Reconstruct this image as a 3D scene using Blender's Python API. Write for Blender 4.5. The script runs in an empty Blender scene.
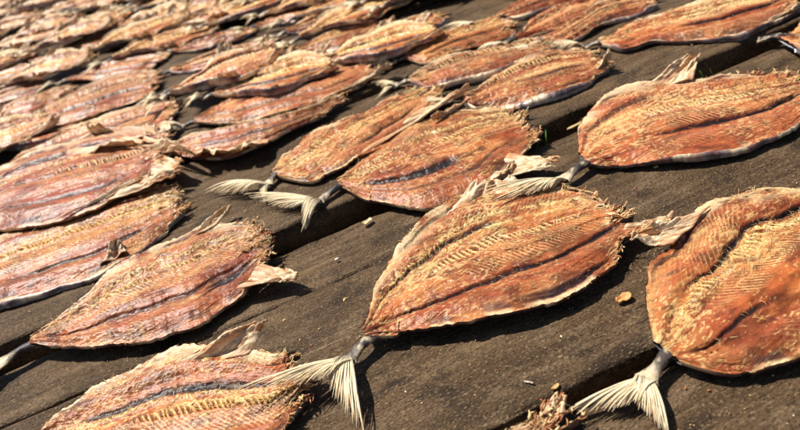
import bpy, math
import numpy as np
from mathutils import Matrix, Vector

# ------------------------------------------------------------------ camera, sky, sun, exposure
sc = bpy.context.scene
CAM_H, PITCH, ROLL, FPX = 0.3806, math.radians(33.8), math.radians(15.8), 680.0
cam_d = bpy.data.cameras.new('camera')
cam = bpy.data.objects.new('camera', cam_d)
sc.collection.objects.link(cam)
cam_d.sensor_width = 36.0
cam_d.lens = FPX / 800.0 * 36.0
cam_d.clip_start, cam_d.clip_end = 0.01, 100.0
fw = Vector((0, math.cos(PITCH), -math.sin(PITCH)))
up0 = Vector((0, math.sin(PITCH), math.cos(PITCH)))
rt0 = Vector((1, 0, 0))
rt = rt0 * math.cos(ROLL) - up0 * math.sin(ROLL)
up = rt0 * math.sin(ROLL) + up0 * math.cos(ROLL)
m3 = Matrix((rt, up, -fw)).transposed()
cam.matrix_world = Matrix.Translation((0, 0, CAM_H)) @ m3.to_4x4()
cam_d.dof.use_dof = True
cam_d.dof.focus_distance = 0.555
cam_d.dof.aperture_fstop = 7.5
sc.camera = cam

SUN_EL, SUN_DIR = math.radians(58), Vector((-0.74, 0.67))        # the sun stands behind and left of the fish
world = bpy.data.worlds.new('World'); sc.world = world; world.use_nodes = True
wn = world.node_tree
sky = wn.nodes.new('ShaderNodeTexSky'); sky.sky_type = 'NISHITA'; sky.sun_disc = False
sky.sun_elevation = SUN_EL; sky.sun_rotation = math.atan2(SUN_DIR.x, SUN_DIR.y)
wn.links.new(sky.outputs[0], wn.nodes['Background'].inputs[0])
wn.nodes['Background'].inputs[1].default_value = 0.055
sun_d = bpy.data.lights.new('sun', 'SUN'); sun_d.energy = 5.0; sun_d.angle = math.radians(0.5); sun_d.color = (1.0, 0.95, 0.87)
sun = bpy.data.objects.new('sun', sun_d); sc.collection.objects.link(sun)
sdir = Vector((SUN_DIR.x * math.cos(SUN_EL), SUN_DIR.y * math.cos(SUN_EL), math.sin(SUN_EL)))
sun.rotation_euler = sdir.to_track_quat('Z', 'Y').to_euler(); sun.location = sdir * 5
vs = sc.view_settings
vs.view_transform = 'Standard'; vs.look = 'None'; vs.gamma = 1.0; vs.exposure = 0.45; vs.use_curve_mapping = False
sc.render.engine = 'CYCLES'
sc.cycles.use_denoising = True
sc.cycles.max_bounces = 6

# ------------------------------------------------------------------ helpers
COL = sc.collection
TAB = [np.random.RandomState(900 + i).rand(256, 256) for i in range(8)]

def vn(x, y, s=0):
    x = np.asarray(x, float) + s * 17.31; y = np.asarray(y, float) + s * 9.77
    t = TAB[s % 8]
    xi = np.floor(x).astype(int); yi = np.floor(y).astype(int)
    fx = x - xi; fy = y - yi
    fx = fx * fx * (3 - 2 * fx); fy = fy * fy * (3 - 2 * fy)
    a = t[xi & 255, yi & 255]; b = t[(xi + 1) & 255, yi & 255]; c = t[xi & 255, (yi + 1) & 255]; d = t[(xi + 1) & 255, (yi + 1) & 255]
    return (a * (1 - fx) + b * fx) * (1 - fy) + (c * (1 - fx) + d * fx) * fy

def fbm(x, y, s=0, o=3):
    r = 0.0; a = 0.5; n = 0.0
    for i in range(o):
        r = r + a * vn(x * 2 ** i, y * 2 ** i, s + i); n += a; a *= 0.5
    return r / n

def ss(a, b, x):
    t = np.clip((x - a) / (b - a), 0, 1)
    return t * t * (3 - 2 * t)

def lin(r, g, b):
    c = np.array([r, g, b]) / 255.0
    return np.where(c <= 0.04045, c / 12.92, ((c + 0.055) / 1.055) ** 2.4)

def mix(c, col, m):
    return c + (np.asarray(col) - c) * m[..., None]

def mesh_np(name, V, Q, C=None, mat=None, smooth=True):
    V = np.asarray(V, np.float32).reshape(-1, 3); Q = np.asarray(Q, np.int32)
    k = Q.shape[1]
    me = bpy.data.meshes.new(name)
    me.vertices.add(len(V)); me.vertices.foreach_set('co', V.ravel())
    me.loops.add(Q.size); me.loops.foreach_set('vertex_index', Q.ravel())
    me.polygons.add(len(Q))
    me.polygons.foreach_set('loop_start', np.arange(0, Q.size, k, dtype=np.int32))
    me.polygons.foreach_set('loop_total', np.full(len(Q), k, np.int32))
    me.update(calc_edges=True)
    if smooth: me.polygons.foreach_set('use_smooth', np.ones(len(Q), bool))
    if C is not None:
        a = me.color_attributes.new('Col', 'FLOAT_COLOR', 'POINT')
        rgba = np.ones((len(V), 4), np.float32); rgba[:, :3] = np.clip(np.asarray(C).reshape(-1, 3), 0, 1)
        a.data.foreach_set('color', rgba.ravel())
    if mat: me.materials.append(mat)
    return me

def link(name, me, parent=None):
    o = bpy.data.objects.new(name, me); COL.objects.link(o)
    if parent: o.parent = parent
    return o

def gridq(nu, nv):
    i = np.arange(nu * nv).reshape(nu, nv)
    return np.stack([i[:-1, :-1], i[1:, :-1], i[1:, 1:], i[:-1, 1:]], -1).reshape(-1, 4)

def strands(P, W, T, U, C):
    """P: n,k,3 centre lines; W: n,k half widths (along U); T: n,k half thickness (z-ish); U: n,3 width axis; C: n,k,3"""
    n, k, _ = P.shape
    d = np.gradient(P, axis=1); d /= np.linalg.norm(d, axis=2, keepdims=True) + 1e-9
    u = np.broadcast_to(U[:, None, :], P.shape); u = u - d * (u * d).sum(2, keepdims=True); u /= np.linalg.norm(u, axis=2, keepdims=True) + 1e-9
    w = np.cross(d, u)
    R = np.stack([P + u * W[..., None], P + w * T[..., None], P - u * W[..., None], P - w * T[..., None]], 2)
    V = R.reshape(-1, 3)
    idx = np.arange(n * k * 4).reshape(n, k, 4); nx = np.roll(idx, -1, 2)
    Q = np.stack([idx[:, :-1], nx[:, :-1], nx[:, 1:], idx[:, 1:]], -1).reshape(-1, 4)
    caps = np.concatenate([idx[:, 0, ::-1], idx[:, -1, :]])
    return V, np.concatenate([Q, caps]), np.repeat(C[:, :, None, :], 4, 2).reshape(-1, 3)

# ------------------------------------------------------------------ materials
def new_mat(name):
    m = bpy.data.materials.new(name); m.use_nodes = True
    nt = m.node_tree; b = nt.nodes['Principled BSDF']
    return m, nt, b

def nd(nt, t, **kw):
    n = nt.nodes.new(t)
    for k, v in kw.items(): setattr(n, k, v)
    return n

def pigment_mat(name, rough, spec, fine, bump, vary=0.35, sss=0.0, metal=0.0, coat=0.0):
    """colour comes from the pigment stored on the mesh, broken up by procedural noise"""
    m, nt, b = new_mat(name); L = nt.links.new
    at = nd(nt, 'ShaderNodeAttribute', attribute_name='Col')
    tc = nd(nt, 'ShaderNodeTexCoord')
    n1 = nd(nt, 'ShaderNodeTexNoise'); n1.inputs['Scale'].default_value = fine; n1.inputs['Detail'].default_value = 6; n1.inputs['Roughness'].default_value = 0.7
    L(tc.outputs['Object'], n1.inputs['Vector'])
    mr = nd(nt, 'ShaderNodeMapRange'); mr.inputs[1].default_value = 0.3; mr.inputs[2].default_value = 0.7
    mr.inputs[3].default_value = 1 - vary; mr.inputs[4].default_value = 1 + vary
    L(n1.outputs[0], mr.inputs[0])
    mx = nd(nt, 'ShaderNodeMix', data_type='RGBA', blend_type='MULTIPLY'); mx.inputs[0].default_value = 1
    L(at.outputs['Color'], mx.inputs[6]); L(mr.outputs[0], mx.inputs[7])
    L(mx.outputs[2], b.inputs['Base Color'])
    n2 = nd(nt, 'ShaderNodeTexNoise'); n2.inputs['Scale'].default_value = fine * 2.2; n2.inputs['Detail'].default_value = 4
    L(tc.outputs['Object'], n2.inputs['Vector'])
    bp = nd(nt, 'ShaderNodeBump'); bp.inputs['Strength'].default_value = bump; bp.inputs['Distance'].default_value = 0.001
    L(n2.outputs[0], bp.inputs['Height']); L(bp.outputs[0], b.inputs['Normal'])
    r2 = nd(nt, 'ShaderNodeMapRange'); r2.inputs[1].default_value = 0.3; r2.inputs[2].default_value = 0.7
    r2.inputs[3].default_value = rough - 0.08; r2.inputs[4].default_value = rough + 0.14
    L(n1.outputs[0], r2.inputs[0]); L(r2.outputs[0], b.inputs['Roughness'])
    b.inputs['Specular IOR Level'].default_value = spec
    b.inputs['Metallic'].default_value = metal
    if sss:
        b.inputs['Subsurface Weight'].default_value = sss
        b.inputs['Subsurface Radius'].default_value = (0.004, 0.0015, 0.0007)
        b.inputs['Subsurface Scale'].default_value = 1.0
    return m

M_FLESH = pigment_mat('dried_flesh', 0.28, 0.27, 520, 0.28, 0.2, sss=0.18)
M_SKIN = pigment_mat('silver_skin', 0.36, 0.6, 260, 0.25, 0.3, metal=0.25)
M_BONE = pigment_mat('bone', 0.42, 0.5, 700, 0.2, 0.2)
M_FIN = pigment_mat('fin', 0.45, 0.45, 500, 0.3, 0.18)
def let_light_through(m, f):
    nt = m.node_tree; b = nt.nodes['Principled BSDF']; out = nt.nodes['Material Output']
    tr = nt.nodes.new('ShaderNodeBsdfTranslucent'); mx = nt.nodes.new('ShaderNodeMixShader'); mx.inputs[0].default_value = f
    nt.links.new(b.inputs['Base Color'].links[0].from_socket, tr.inputs['Color'])
    nt.links.new(b.outputs[0], mx.inputs[1]); nt.links.new(tr.outputs[0], mx.inputs[2]); nt.links.new(mx.outputs[0], out.inputs['Surface'])
let_light_through(M_FIN, .14)
M_FLAP = pigment_mat('dried_skin_flap', 0.45, 0.5, 380, 0.5, 0.25)
let_light_through(M_FLAP, .08)
M_CRUMB = pigment_mat('crumb', 0.6, 0.3, 900, 0.2, 0.25)
M_GREEN = pigment_mat('green_blade', 0.5, 0.4, 200, 0.1, 0.25)

def wood_mat():
    m, nt, b = new_mat('weathered_wood'); L = nt.links.new
    tc = nd(nt, 'ShaderNodeTexCoord'); oi = nd(nt, 'ShaderNodeObjectInfo')
    ofs = nd(nt, 'ShaderNodeVectorMath', operation='SCALE'); cb = nd(nt, 'ShaderNodeCombineXYZ')
    for i in range(3): L(oi.outputs['Random'], cb.inputs[i])
    L(cb.outputs[0], ofs.inputs[0]); ofs.inputs['Scale'].default_value = 7.0
    add = nd(nt, 'ShaderNodeVectorMath', operation='ADD'); L(tc.outputs['Object'], add.inputs[0]); L(ofs.outputs[0], add.inputs[1])
    def noise(sc3, scale, det, rough=0.6, dist=0.0):
        mp = nd(nt, 'ShaderNodeMapping'); mp.inputs['Scale'].default_value = sc3; L(add.outputs[0], mp.inputs[0])
        n = nd(nt, 'ShaderNodeTexNoise'); n.inputs['Scale'].default_value = scale; n.inputs['Detail'].default_value = det
        n.inputs['Roughness'].default_value = rough; n.inputs['Distortion'].default_value = dist
        L(mp.outputs[0], n.inputs[0]); return n.outputs[0]
    def ramp(src, stops):
        r = nd(nt, 'ShaderNodeValToRGB'); e = r.color_ramp.elements
        while len(e) < len(stops): e.new(0.5)
        for i, (p, c) in enumerate(stops): e[i].position = p; e[i].color = (*c, 1)
        L(src, r.inputs[0]); return r.outputs[0]
    def mixc(f, a, bb, blend='MIX'):
        x = nd(nt, 'ShaderNodeMix', data_type='RGBA', blend_type=blend)
        if isinstance(f, float): x.inputs[0].default_value = f
        else: L(f, x.inputs[0])
        for s, i in ((a, 6), (bb, 7)):
            if isinstance(s, tuple): x.inputs[i].default_value = (*s, 1)
            else: L(s, x.inputs[i])
        return x.outputs[2]
    grain = noise((5, 75, 30), 2.2, 7, 0.7, 0.6)
    base = ramp(grain, [(0.30, (0.034, 0.018, 0.008)), (0.45, (0.098, 0.057, 0.027)), (0.57, (0.138, 0.083, 0.040)), (0.74, (0.27, 0.172, 0.086))])
    patch = noise((3, 9, 9), 2.0, 4)
    base = mixc(ramp(patch, [(0.35, (0.45, 0.45, 0.45)), (0.65, (1.0, 1.0, 1.0))]), (0.040, 0.024, 0.012), base)
    worn = noise((14, 190, 60), 1.6, 5, 0.65, 0.3)
    gate = noise((4, 14, 9), 1.4, 3)
    wm = nd(nt, 'ShaderNodeMath', operation='MULTIPLY'); L(ramp(worn, [(0.56, (0, 0, 0)), (0.70, (1, 1, 1))]), wm.inputs[0]); L(ramp(gate, [(0.46, (0, 0, 0)), (0.66, (1, 1, 1))]), wm.inputs[1])
    base = mixc(wm.outputs[0], base, (0.25, 0.175, 0.10))
    gpatch = noise((5, 16, 9), 2.6, 6, 0.65, 0.8)
    base = mixc(ramp(gpatch, [(0.50, (0, 0, 0)), (0.66, (0.75, 0.75, 0.75))]), base, (0.185, 0.122, 0.068))
    stain = noise((9, 15, 9), 2.2, 5, 0.6, 0.5)
    base = mixc(ramp(stain, [(0.34, (0.8, 0.8, 0.8)), (0.46, (0, 0, 0))]), base, (0.026, 0.016, 0.009))
    grit = noise((380, 760, 500), 1.0, 2, 0.6)
    base = mixc(ramp(grit, [(0.58, (0, 0, 0)), (0.70, (0.85, 0.85, 0.85))]), base, (0.31, 0.21, 0.115))
    base = mixc(ramp(grit, [(0.32, (0.85, 0.85, 0.85)), (0.44, (0, 0, 0))]), base, (0.016, 0.010, 0.005))
    L(base, b.inputs['Base Color'])
    b.inputs['Roughness'].default_value = 0.6; b.inputs['Specular IOR Level'].default_value = 0.18
    b1 = nd(nt, 'ShaderNodeBump'); b1.inputs['Strength'].default_value = 0.9; b1.inputs['Distance'].default_value = 0.0022; L(grain, b1.inputs['Height'])
    b2 = nd(nt, 'ShaderNodeBump'); b2.inputs['Strength'].default_value = 1.0; b2.inputs['Distance'].default_value = 0.0016; L(grit, b2.inputs['Height']); L(b1.outputs[0], b2.inputs['Normal'])
    L(b2.outputs[0], b.inputs['Normal'])
    return m
M_WOOD = wood_mat()

def soil_mat():
    m, nt, b = new_mat('damp_soil'); L = nt.links.new
    tc = nd(nt, 'ShaderNodeTexCoord'); n = nd(nt, 'ShaderNodeTexNoise'); n.inputs['Scale'].default_value = 60; n.inputs['Detail'].default_value = 8
    L(tc.outputs['Object'], n.inputs[0]); r = nd(nt, 'ShaderNodeValToRGB')
    r.color_ramp.elements[0].color = (0.012, 0.010, 0.006, 1); r.color_ramp.elements[1].color = (0.07, 0.055, 0.035, 1)
    L(n.outputs[0], r.inputs[0]); L(r.outputs[0], b.inputs['Base Color']); b.inputs['Roughness'].default_value = 0.9
    bp = nd(nt, 'ShaderNodeBump'); bp.inputs['Distance'].default_value = 0.01; L(n.outputs[0], bp.inputs['Height']); L(bp.outputs[0], b.inputs['Normal'])
    return m
M_SOIL = soil_mat()

# ------------------------------------------------------------------ setting: soil, deck of planks
g = link('ground', mesh_np('ground', [(-40, -40, -0.14), (40, -40, -0.14), (40, 40, -0.14), (-40, 40, -0.14)], [(0, 1, 2, 3)], mat=M_SOIL)); g['kind'] = 'structure'
TH = math.radians(12.5)
EX, EN = np.array([math.cos(TH), math.sin(TH)]), np.array([-math.sin(TH), math.cos(TH)])
THICK = 0.05

def plank_mesh(width, x0, x1, nx, ny, seed, rough=1.0):
    """local x along the board, y across it from 0 to width, top near z=0; uneven worn top, rounded chipped edges"""
    xs = np.linspace(x0, x1, nx)
    r = 0.0035
    ys = np.concatenate([[0, 0.0008, 0.0022], np.linspace(r, width - r, ny), [width - 0.0022, width - 0.0008, width]])
    X, Y = np.meshgrid(xs, ys, indexing='ij')
    Z = (fbm(X * 9, Y * 70, seed, 4) - 0.5) * 0.0024 * rough + (fbm(X * 3, Y * 8, seed + 2, 2) - 0.5) * 0.003 * rough
    crack = np.abs(vn(X * 2.5, Y * 55, seed + 3) - 0.5)
    Z = Z - ss(0.035, 0.0, crack) * 0.0016 * rough * ss(0.45, 0.6, vn(X * 4, Y * 9, seed + 5))
    e = np.minimum(Y, width - Y)
    Z = Z - 0.0028 * (1 - np.clip(e / r, 0, 1)) ** 2
    jag = (fbm(X * 40, 0 * X + seed, seed + 1, 3) - 0.5) * 0.005 + (fbm(X * 6, 0 * X + seed, seed + 4, 2) - 0.5) * 0.006
    Y = Y + jag * np.where(Y < width / 2, 1, -1) * (1 - np.clip(e / 0.02, 0, 1)) * rough
    ny2 = len(ys)
    top = np.stack([X, Y, Z], -1)
    # sides and bottom as extra columns
    cols = [top[:, :1] + np.array([0, 0.001, -THICK * 0.5]), top[:, :1] * [1, 1, 0] + np.array([0, 0.0, -THICK])]
    cole = [top[:, -1:] + np.array([0, -0.001, -THICK * 0.5]), top[:, -1:] * [1, 1, 0] + np.array([0, 0, -THICK])]
    side = (fbm(X[:, :1] * 30, 0 * X[:, :1] + 3, seed + 6, 3) - 0.5) * 0.006
    cols[0][..., 1] += side; cole[0][..., 1] += side
    G = np.concatenate([cols[1], cols[0], top, cole[0], cole[1]], 1)
    nc = G.shape[1]
    Q = gridq(nx, nc)
    i = np.arange(nx * nc).reshape(nx, nc)
    bot = np.stack([i[:-1, 0], i[:-1, -1], i[1:, -1], i[1:, 0]], -1)
    me = mesh_np('plank', G.reshape(-1, 3), np.concatenate([Q, bot]), mat=M_WOOD)
    return me

# bearers under the planks carry the deck
bv, bq = [], []
for bx in (-2.6, -1.7, -0.75, 0.42, 1.3):
    for (y0, y1) in ((-0.6, 5.2),):
        k = len(bv)
        c = [(bx - .03, y0), (bx + .03, y0), (bx + .03, y1), (bx - .03, y1)]
        for z in (-0.139, -0.057):
            for (a, b_) in c: bv.append((*(EX * a + EN * b_), z))
        bq += [(k, k + 3, k + 2, k + 1), (k + 4, k + 5, k + 6, k + 7), (k, k + 1, k + 5, k + 4), (k + 1, k + 2, k + 6, k + 5), (k + 2, k + 3, k + 7, k + 6), (k + 3, k, k + 4, k + 7)]
deck = link('deck', mesh_np('deck_bearers', bv, bq, mat=M_WOOD, smooth=False)); deck['kind'] = 'structure'
deck['label'] = 'weathered dark brown plank deck the fish lie on'

PL = [(-0.45, -0.235, 0, 0.0), (-0.22, 0.03, 0, 0.0), (0.045, 0.262, 0, 0.001), (0.282, 0.4985, 0.3, 0.0), (0.5005, 0.574, 0.0, -0.002), (0.608, 0.84, -0.8, 0.005)]
n = 0.862
prs = np.random.RandomState(4)
while n < 4.6:
    w = prs.uniform(0.19, 0.24); PL.append((n, n + w, prs.uniform(-.3, .3), prs.uniform(-.002, .005))); n += w + prs.uniform(0.008, 0.03)
for i, (n0, n1, da, dz) in enumerate(PL):
    near = 2 <= i <= 6
    me = plank_mesh(n1 - n0, -3.2, 1.6, 1500 if near else 160, 46 if near else 10, 11 + i * 3)
    o = link('plank', me, deck)
    piv = EN * n0 + EX * 0.1
    a = TH + math.radians(da)
    off = np.array([math.cos(a), math.sin(a)]) * -0.1 + piv
    o.location = (off[0], off[1], dz); o.rotation_euler = (0, 0, a)

# ------------------------------------------------------------------ the split fish
C_OR = lin(178, 103, 62); C_RED = lin(148, 66, 46); C_TAN = lin(204, 144, 92); C_CREAM = lin(240, 208, 148); C_PALE = lin(236, 212, 172)
C_DARK = lin(54, 42, 44); C_NAVY = lin(46, 40, 44); C_BROWN = lin(110, 58, 34); C_BONE = lin(238, 206, 140)

def smooth1(y, k):
    if k < 1: return y
    w = np.hanning(2 * k + 3)[1:-1]; w /= w.sum()
    return np.convolve(np.pad(y, k, mode='edge'), w, 'valid')

def edge_fn(pts, L, y0, sgn, end):
    xs = [0.0] + [p[0] for p in pts] + [L * 1.02]; ys = [y0] + [abs(p[1]) if p[1] * sgn > 0 else 0.004 for p in pts] + [end]
    o = np.argsort(xs); xs = np.array(xs)[o]; ys = np.array(ys)[o]
    g = np.linspace(-0.05 * L, 1.1 * L, 240)
    return g, smooth1(np.interp(g, xs, ys), 9)

def generic_edges(L, rs):
    u = np.linspace(0, 1, 9)[1:-1]
    w1, w2 = rs.uniform(0.24, 0.32) * L, rs.uniform(0.22, 0.29) * L
    prof = np.sin(np.pi * np.clip(u, 0, 1) ** 1.12 * .9) ** 0.95
    far = [(x * L, w1 * p * rs.uniform(.88, 1.12)) for x, p in zip(u, prof)]
    near = [(x * L, -w2 * p * rs.uniform(.88, 1.12)) for x, p in zip(u, prof)]
    return far, near

RES = {4: (330, 210), 3: (220, 130), 2: (150, 84), 1: (110, 60)}

def build_fish(name, L, far, near, st, seed, res, root=None, tips=None, flaps=()):
    """local frame: x from the tail joint to the head end, +y the far half; returns an Empty with its parts"""
    rs = np.random.RandomState(seed + 1000)
    nu, nv = RES[res]
    gx, yf = edge_fn(far, L, 0.0055, 1, max(far[-1][1] * 0.72, 0.02)); _, yn = edge_fn(near, L, 0.0055, -1, max(-near[-1][1] * 0.72, 0.02))
    uu = np.linspace(0, 1, nu) ** 0.9; vv = np.linspace(-1, 1, nv)
    vv = np.sign(vv) * (1 - (1 - np.abs(vv)) ** 1.15)
    ragged = (fbm(vv * 7, 0 * vv + seed, seed, 4) - 0.5) * 0.055 + (vn(vv * 45, 0 * vv, seed + 1) - 0.5) * 0.010
    xe = L * (1.0 - 0.10 * np.abs(vv) ** 3.5) + ragged
    U, V = np.meshgrid(uu, vv, indexing='ij')
    X = U * xe[None, :]
    YF = np.interp(X, gx, yf); YN = np.interp(X, gx, yn)
    rag = (fbm(X * 260, 0 * X + 2, seed + 2, 3) - 0.5) * 0.005 + (fbm(X * 38, 0 * X + 5, seed + 3, 2) - 0.5) * 0.012
    YF = YF + rag * ss(0.0, 0.1, U); YN = YN + 0.6 * np.roll(rag, 31, 0) * ss(0.0, 0.1, U)
    # the bands meander a little across the body
    Vw = V + (fbm(X * 14, V * 1.5, seed + 4, 2) - 0.5) * 0.07 * (1 - V * V)
    Y = -YN + (V + 1) * 0.5 * (YF + YN)
    env = np.clip(np.sin(np.pi * np.clip(U * 0.9 + 0.06, 0, 1)), 0, 1) ** 0.6
    wavf = 2.0 * ss(.15, .85, fbm(X * 16, 0 * X + 1, seed + 5, 2)) + .1; wavn = 2.0 * ss(.15, .85, fbm(X * 14, 0 * X + 7, seed + 6, 2)) + .1
    rimf = st.get('rimf', 0.0055) * wavf; rimn = st.get('rimn', 0.0042) * wavn
    bowl = 0.0035 + np.where(V > 0, rimf, rimn) * np.abs(V) ** 2.4 * env + 0.004 * (1 - ss(0, .12, U)) + 0.004 * ss(.8, 1, U) * vn(V * 4, 0 * V, seed)
    thick = 0.0025 + 0.0055 * np.clip(1 - np.abs(V) ** 3, 0, 1) * env
    Z = bowl + thick
    # fillets
    for c, w, a in ((0.60, 0.16, 0.0046), (-0.17, 0.2, 0.0050), (-0.70, 0.15, 0.0046), (0.2, 0.12, 0.0022)):
        Z = Z + a * np.exp(-((Vw - c) / w) ** 2) * env
    # ---- pigment
    n1 = fbm(X * 30, Y * 45, seed, 3); n2 = fbm(X * 90, Y * 130, seed + 1, 3); n3 = fbm(X * 300, Y * 340, seed + 2, 3)
    fib = fbm(X * 40, Y * 330, seed + 3, 3); fib2 = fbm(X * 90 + Y * 60, Y * 700, seed + 5, 2)
    C = np.broadcast_to(C_OR, X.shape + (3,)).copy()
    C = mix(C, C_TAN, ss(.42, .68, n1 + (fib - .5) * .8) * 0.8)
    C = mix(C, C_BROWN, ss(.56, .72, fib2) * .5); C = mix(C, C_CREAM, ss(.62, .78, fib) * .45 * ss(.4, .6, n2))
    bn = (fbm(X * 16, 0 * X + 3, seed + 2, 2) - .5) * .2
    for bc, bw, bcol, bs in ((-.70, .13, C_RED * 1.1, .6), (.60, .10, C_RED * 1.3, .45), (.24, .16, lin(192, 126, 72), .4), (-.2, .15, lin(190, 102, 52), .6), (.88, .1, lin(214, 176, 122), .6)):
        C = mix(C, bcol, np.exp(-((Vw + bn - bc) / bw) ** 2) * bs * (.45 + .9 * fib))
    C = mix(C, C_RED, ss(.5, .72, fbm(X * 22, Y * 70, seed + 6, 3) + st.get('red', 0.08) * .35) * (0.55 + st.get('red', 0) * .5))
    C = mix(C, C_BROWN, ss(.54, .74, n2) * 0.55)
    C = mix(C, C_TAN * 1.05, ss(0.35, 0.0, U) * 0.35 * ss(.35, .6, n2))
    Z = Z + (n2 - .5) * 0.0009 + (n3 - .5) * 0.0002 + (fib - .5) * 0.0009 + (fib2 - .5) * .0005
    st1 = fbm(X * 26, Y * 60, seed + 7, 4); st2 = fbm(X * 55, Y * 110 + X * 20, seed + 2, 3)
    C = mix(C, lin(92, 44, 22), ss(.54, .70, st1) * .6); C = mix(C, lin(70, 34, 26), ss(.60, .72, st2) * .62)
    C = mix(C, lin(120, 60, 26), ss(.75, .35, vn(X * 11, Y * 16, seed + 4)) * .15)
    ck = ss(.022, .004, np.abs(fbm(X * 55 + Y * 25, Y * 300, seed + 3, 2) - .5)) * ss(.42, .58, fbm(X * 28, Y * 40, seed + 1, 2))
    C = mix(C, lin(84, 34, 22), ck * .6); Z = Z - ck * .0006
    # muscle / rib lines running obliquely
    s0, s1, ua, ub = st.get('striae', (-.4, .1, .2, 1.))
    for k, (a0, a1, sg, per, str_) in enumerate(((s0, s1, 1, 0.0034, 1.0), (0.45, 0.85, -1, 0.0036, .5), (-.85, -.55, 1, .0040, .35))):
        gate = ss(a0 - .05, a0 + .06, Vw) * ss(a1 + .05, a1 - .06, Vw) * ss(ua - .1, ua + .1, U) * ss(.22, .46, fbm(X * 18, Y * 30, seed + k, 2))
        ph = (X * 0.80 + sg * Y * 0.75) / per + fbm(X * 45, Y * 45, seed + k, 2) * 2.2
        ln = np.clip(np.cos(2 * np.pi * ph), 0, 1) ** 5 * gate * str_ * (0.3 + vn(X * 150, Y * 150, seed + k))
        Z = Z + ln * 0.0004; C = mix(C, C_CREAM, np.clip(ln * 1.15, 0, .85)); C = mix(C, C_BROWN, np.clip((gate - .4) * ss(-.5, -1, np.cos(2 * np.pi * ph)) * .5 * str_, 0, .5))
    # dry yellowish crumbs of flesh
    cr = st.get('crumb', .45)
    cn = fbm(X * 300 + n2 * 4, Y * 760 + n2 * 4, seed + 4, 2)
    rowd = sum((np.exp(-((V - b_) / .16) ** 2) for b_ in st.get('bones', (.3,))), 0 * V)
    cm = ss(.68, .80, cn + (fbm(X * 24, Y * 24, seed + 5, 2) - .5) * .45 + (cr - .5) * .16 + 0.08 * (1 - U) ** 2 + .11 * np.clip(rowd, 0, 1.2) - .05 * np.exp(-((V + .2) / .17) ** 2) - .06 * np.exp(-((V + .7) / .17) ** 2))
    C = mix(C, C_CREAM, cm * .55); Z = Z + cm * 0.0004
    wr = np.abs(fbm(X * 120, Y * 190, seed + 6, 2) - .5); wl = ss(.02, 0.0, wr) * ss(.4, .6, n1)
    C = mix(C, C_CREAM, wl * .45); Z = Z + wl * 0.0004
    # dark grooves (blood line, membranes)
    for (gv, u0, u1, st_, w) in st.get('grooves', ()):
        wv = gv + (fbm(X * 22, 0 * X + gv * 9, seed + 7, 2) - .5) * .05
        gt = ss(u0 - .04, u0 + .08, U) * ss(u1 + .02, u1 - .08, U)
        wdt = w * (0.55 + 1.1 * fbm(X * 26, 0 * X + gv, seed + 5, 2))
        gm = np.exp(-np.abs((V - wv) / (wdt * .85)) ** 3) * gt
        br = np.clip(gm * st_ * (0.6 + 1.2 * n2), 0, 1)
        C = mix(C, C_RED * .8, np.clip(np.exp(-((V - wv) / (wdt * 2.2)) ** 2) * gt * .5 * st_, 0, 1))
        C = mix(C, np.where((n1 > .56)[..., None], C_NAVY * .8, C_DARK * .7), br ** 0.8); Z = Z - gm * 0.0026 * st_
    # comb of cut rib bases: pale bars over dark red hollows
    if 'comb' in st:
        cv, u0, u1 = st['comb']
        wv = cv + (fbm(X * 18, 0 * X, seed + 3, 2) - .5) * .08
        gt = ss(u0 - .05, u0 + .05, U) * ss(u1 + .03, u1 - .05, U)
        band = np.exp(-np.abs((V - wv) / (0.03 + .05 * fbm(X * 30, 0 * X + 9, seed + 4, 2))) ** 3) * gt * ss(.22, .42, fbm(X * 24, 0 * X + 4, seed + 1, 2))
        ph = (X + (V - wv) * 0.03) / 0.0048 + (fbm(X * 70, 0 * X, seed, 2) - .5) * 2.6
        bar = np.clip(np.cos(2 * np.pi * ph), -1, 1)
        hol = band * ss(0.25, -0.35, bar); brm = band * ss(0.2, .8, bar)
        C = mix(C, lin(104, 38, 20), np.clip(hol * (.4 + n1), 0, .9)); C = mix(C, C_BONE, np.clip(brm * (.5 + 1.1 * n2), 0, .95))
        Z = Z - hol * 0.0026 + brm * 0.0008
    # nubs of spine and pin bones
    for bvv in st.get('bones', ()):
        wv = bvv + (fbm(X * 20, 0 * X + bvv * 3, seed + 2, 2) - .5) * .13
        ph = X / 0.0040 + vn(X * 130, V * 14, seed) * 3.5
        nb = np.exp(-((V - wv) / 0.035) ** 2) * np.clip(np.cos(2 * np.pi * ph), 0, 1) ** 1.5 * ss(.03, .12, U) * ss(.3, .55, fbm(X * 40, V * 6, seed + 1, 2))
        Z = Z + nb * 0.0010; C = mix(C, C_BONE, np.clip(nb * 1.5, 0, .95))
    # pale dry rims, darker just inside
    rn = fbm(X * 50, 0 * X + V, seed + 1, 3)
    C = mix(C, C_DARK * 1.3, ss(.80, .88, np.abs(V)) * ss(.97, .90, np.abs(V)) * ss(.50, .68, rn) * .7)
    C = mix(C, C_PALE, ss(.92, .985, np.abs(V)) * ss(.52, .66, rn + .10 * (V > 0)) * .8)
    fe = ss(.55, .95, V) * ss(.45, .6, n1 + st.get('pale', 0) * .4); C = mix(C, C_PALE * .95, fe * .6)
    he = ss(.93, 1.0, U + (n2 - .5) * .1); C = mix(C, C_CREAM * .95, he * .6 * ss(.4, .6, n3)); Z = Z + he * (n2 - .4) * 0.009
    C = C * (0.85 + 0.3 * n3)[..., None] * st.get('tone', 1.0) * np.array([1.0, rs.uniform(.92, 1.0), rs.uniform(.84, .98)]) * rs.uniform(.94, 1.08)
    e = bpy.data.objects.new('dried_fish', None); COL.objects.link(e); e.empty_display_size = 0.03
    P = np.stack([X, Y, Z], -1)
    link('flesh', mesh_np('flesh', P, gridq(nu, nv), C, M_FLESH), e)
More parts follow.
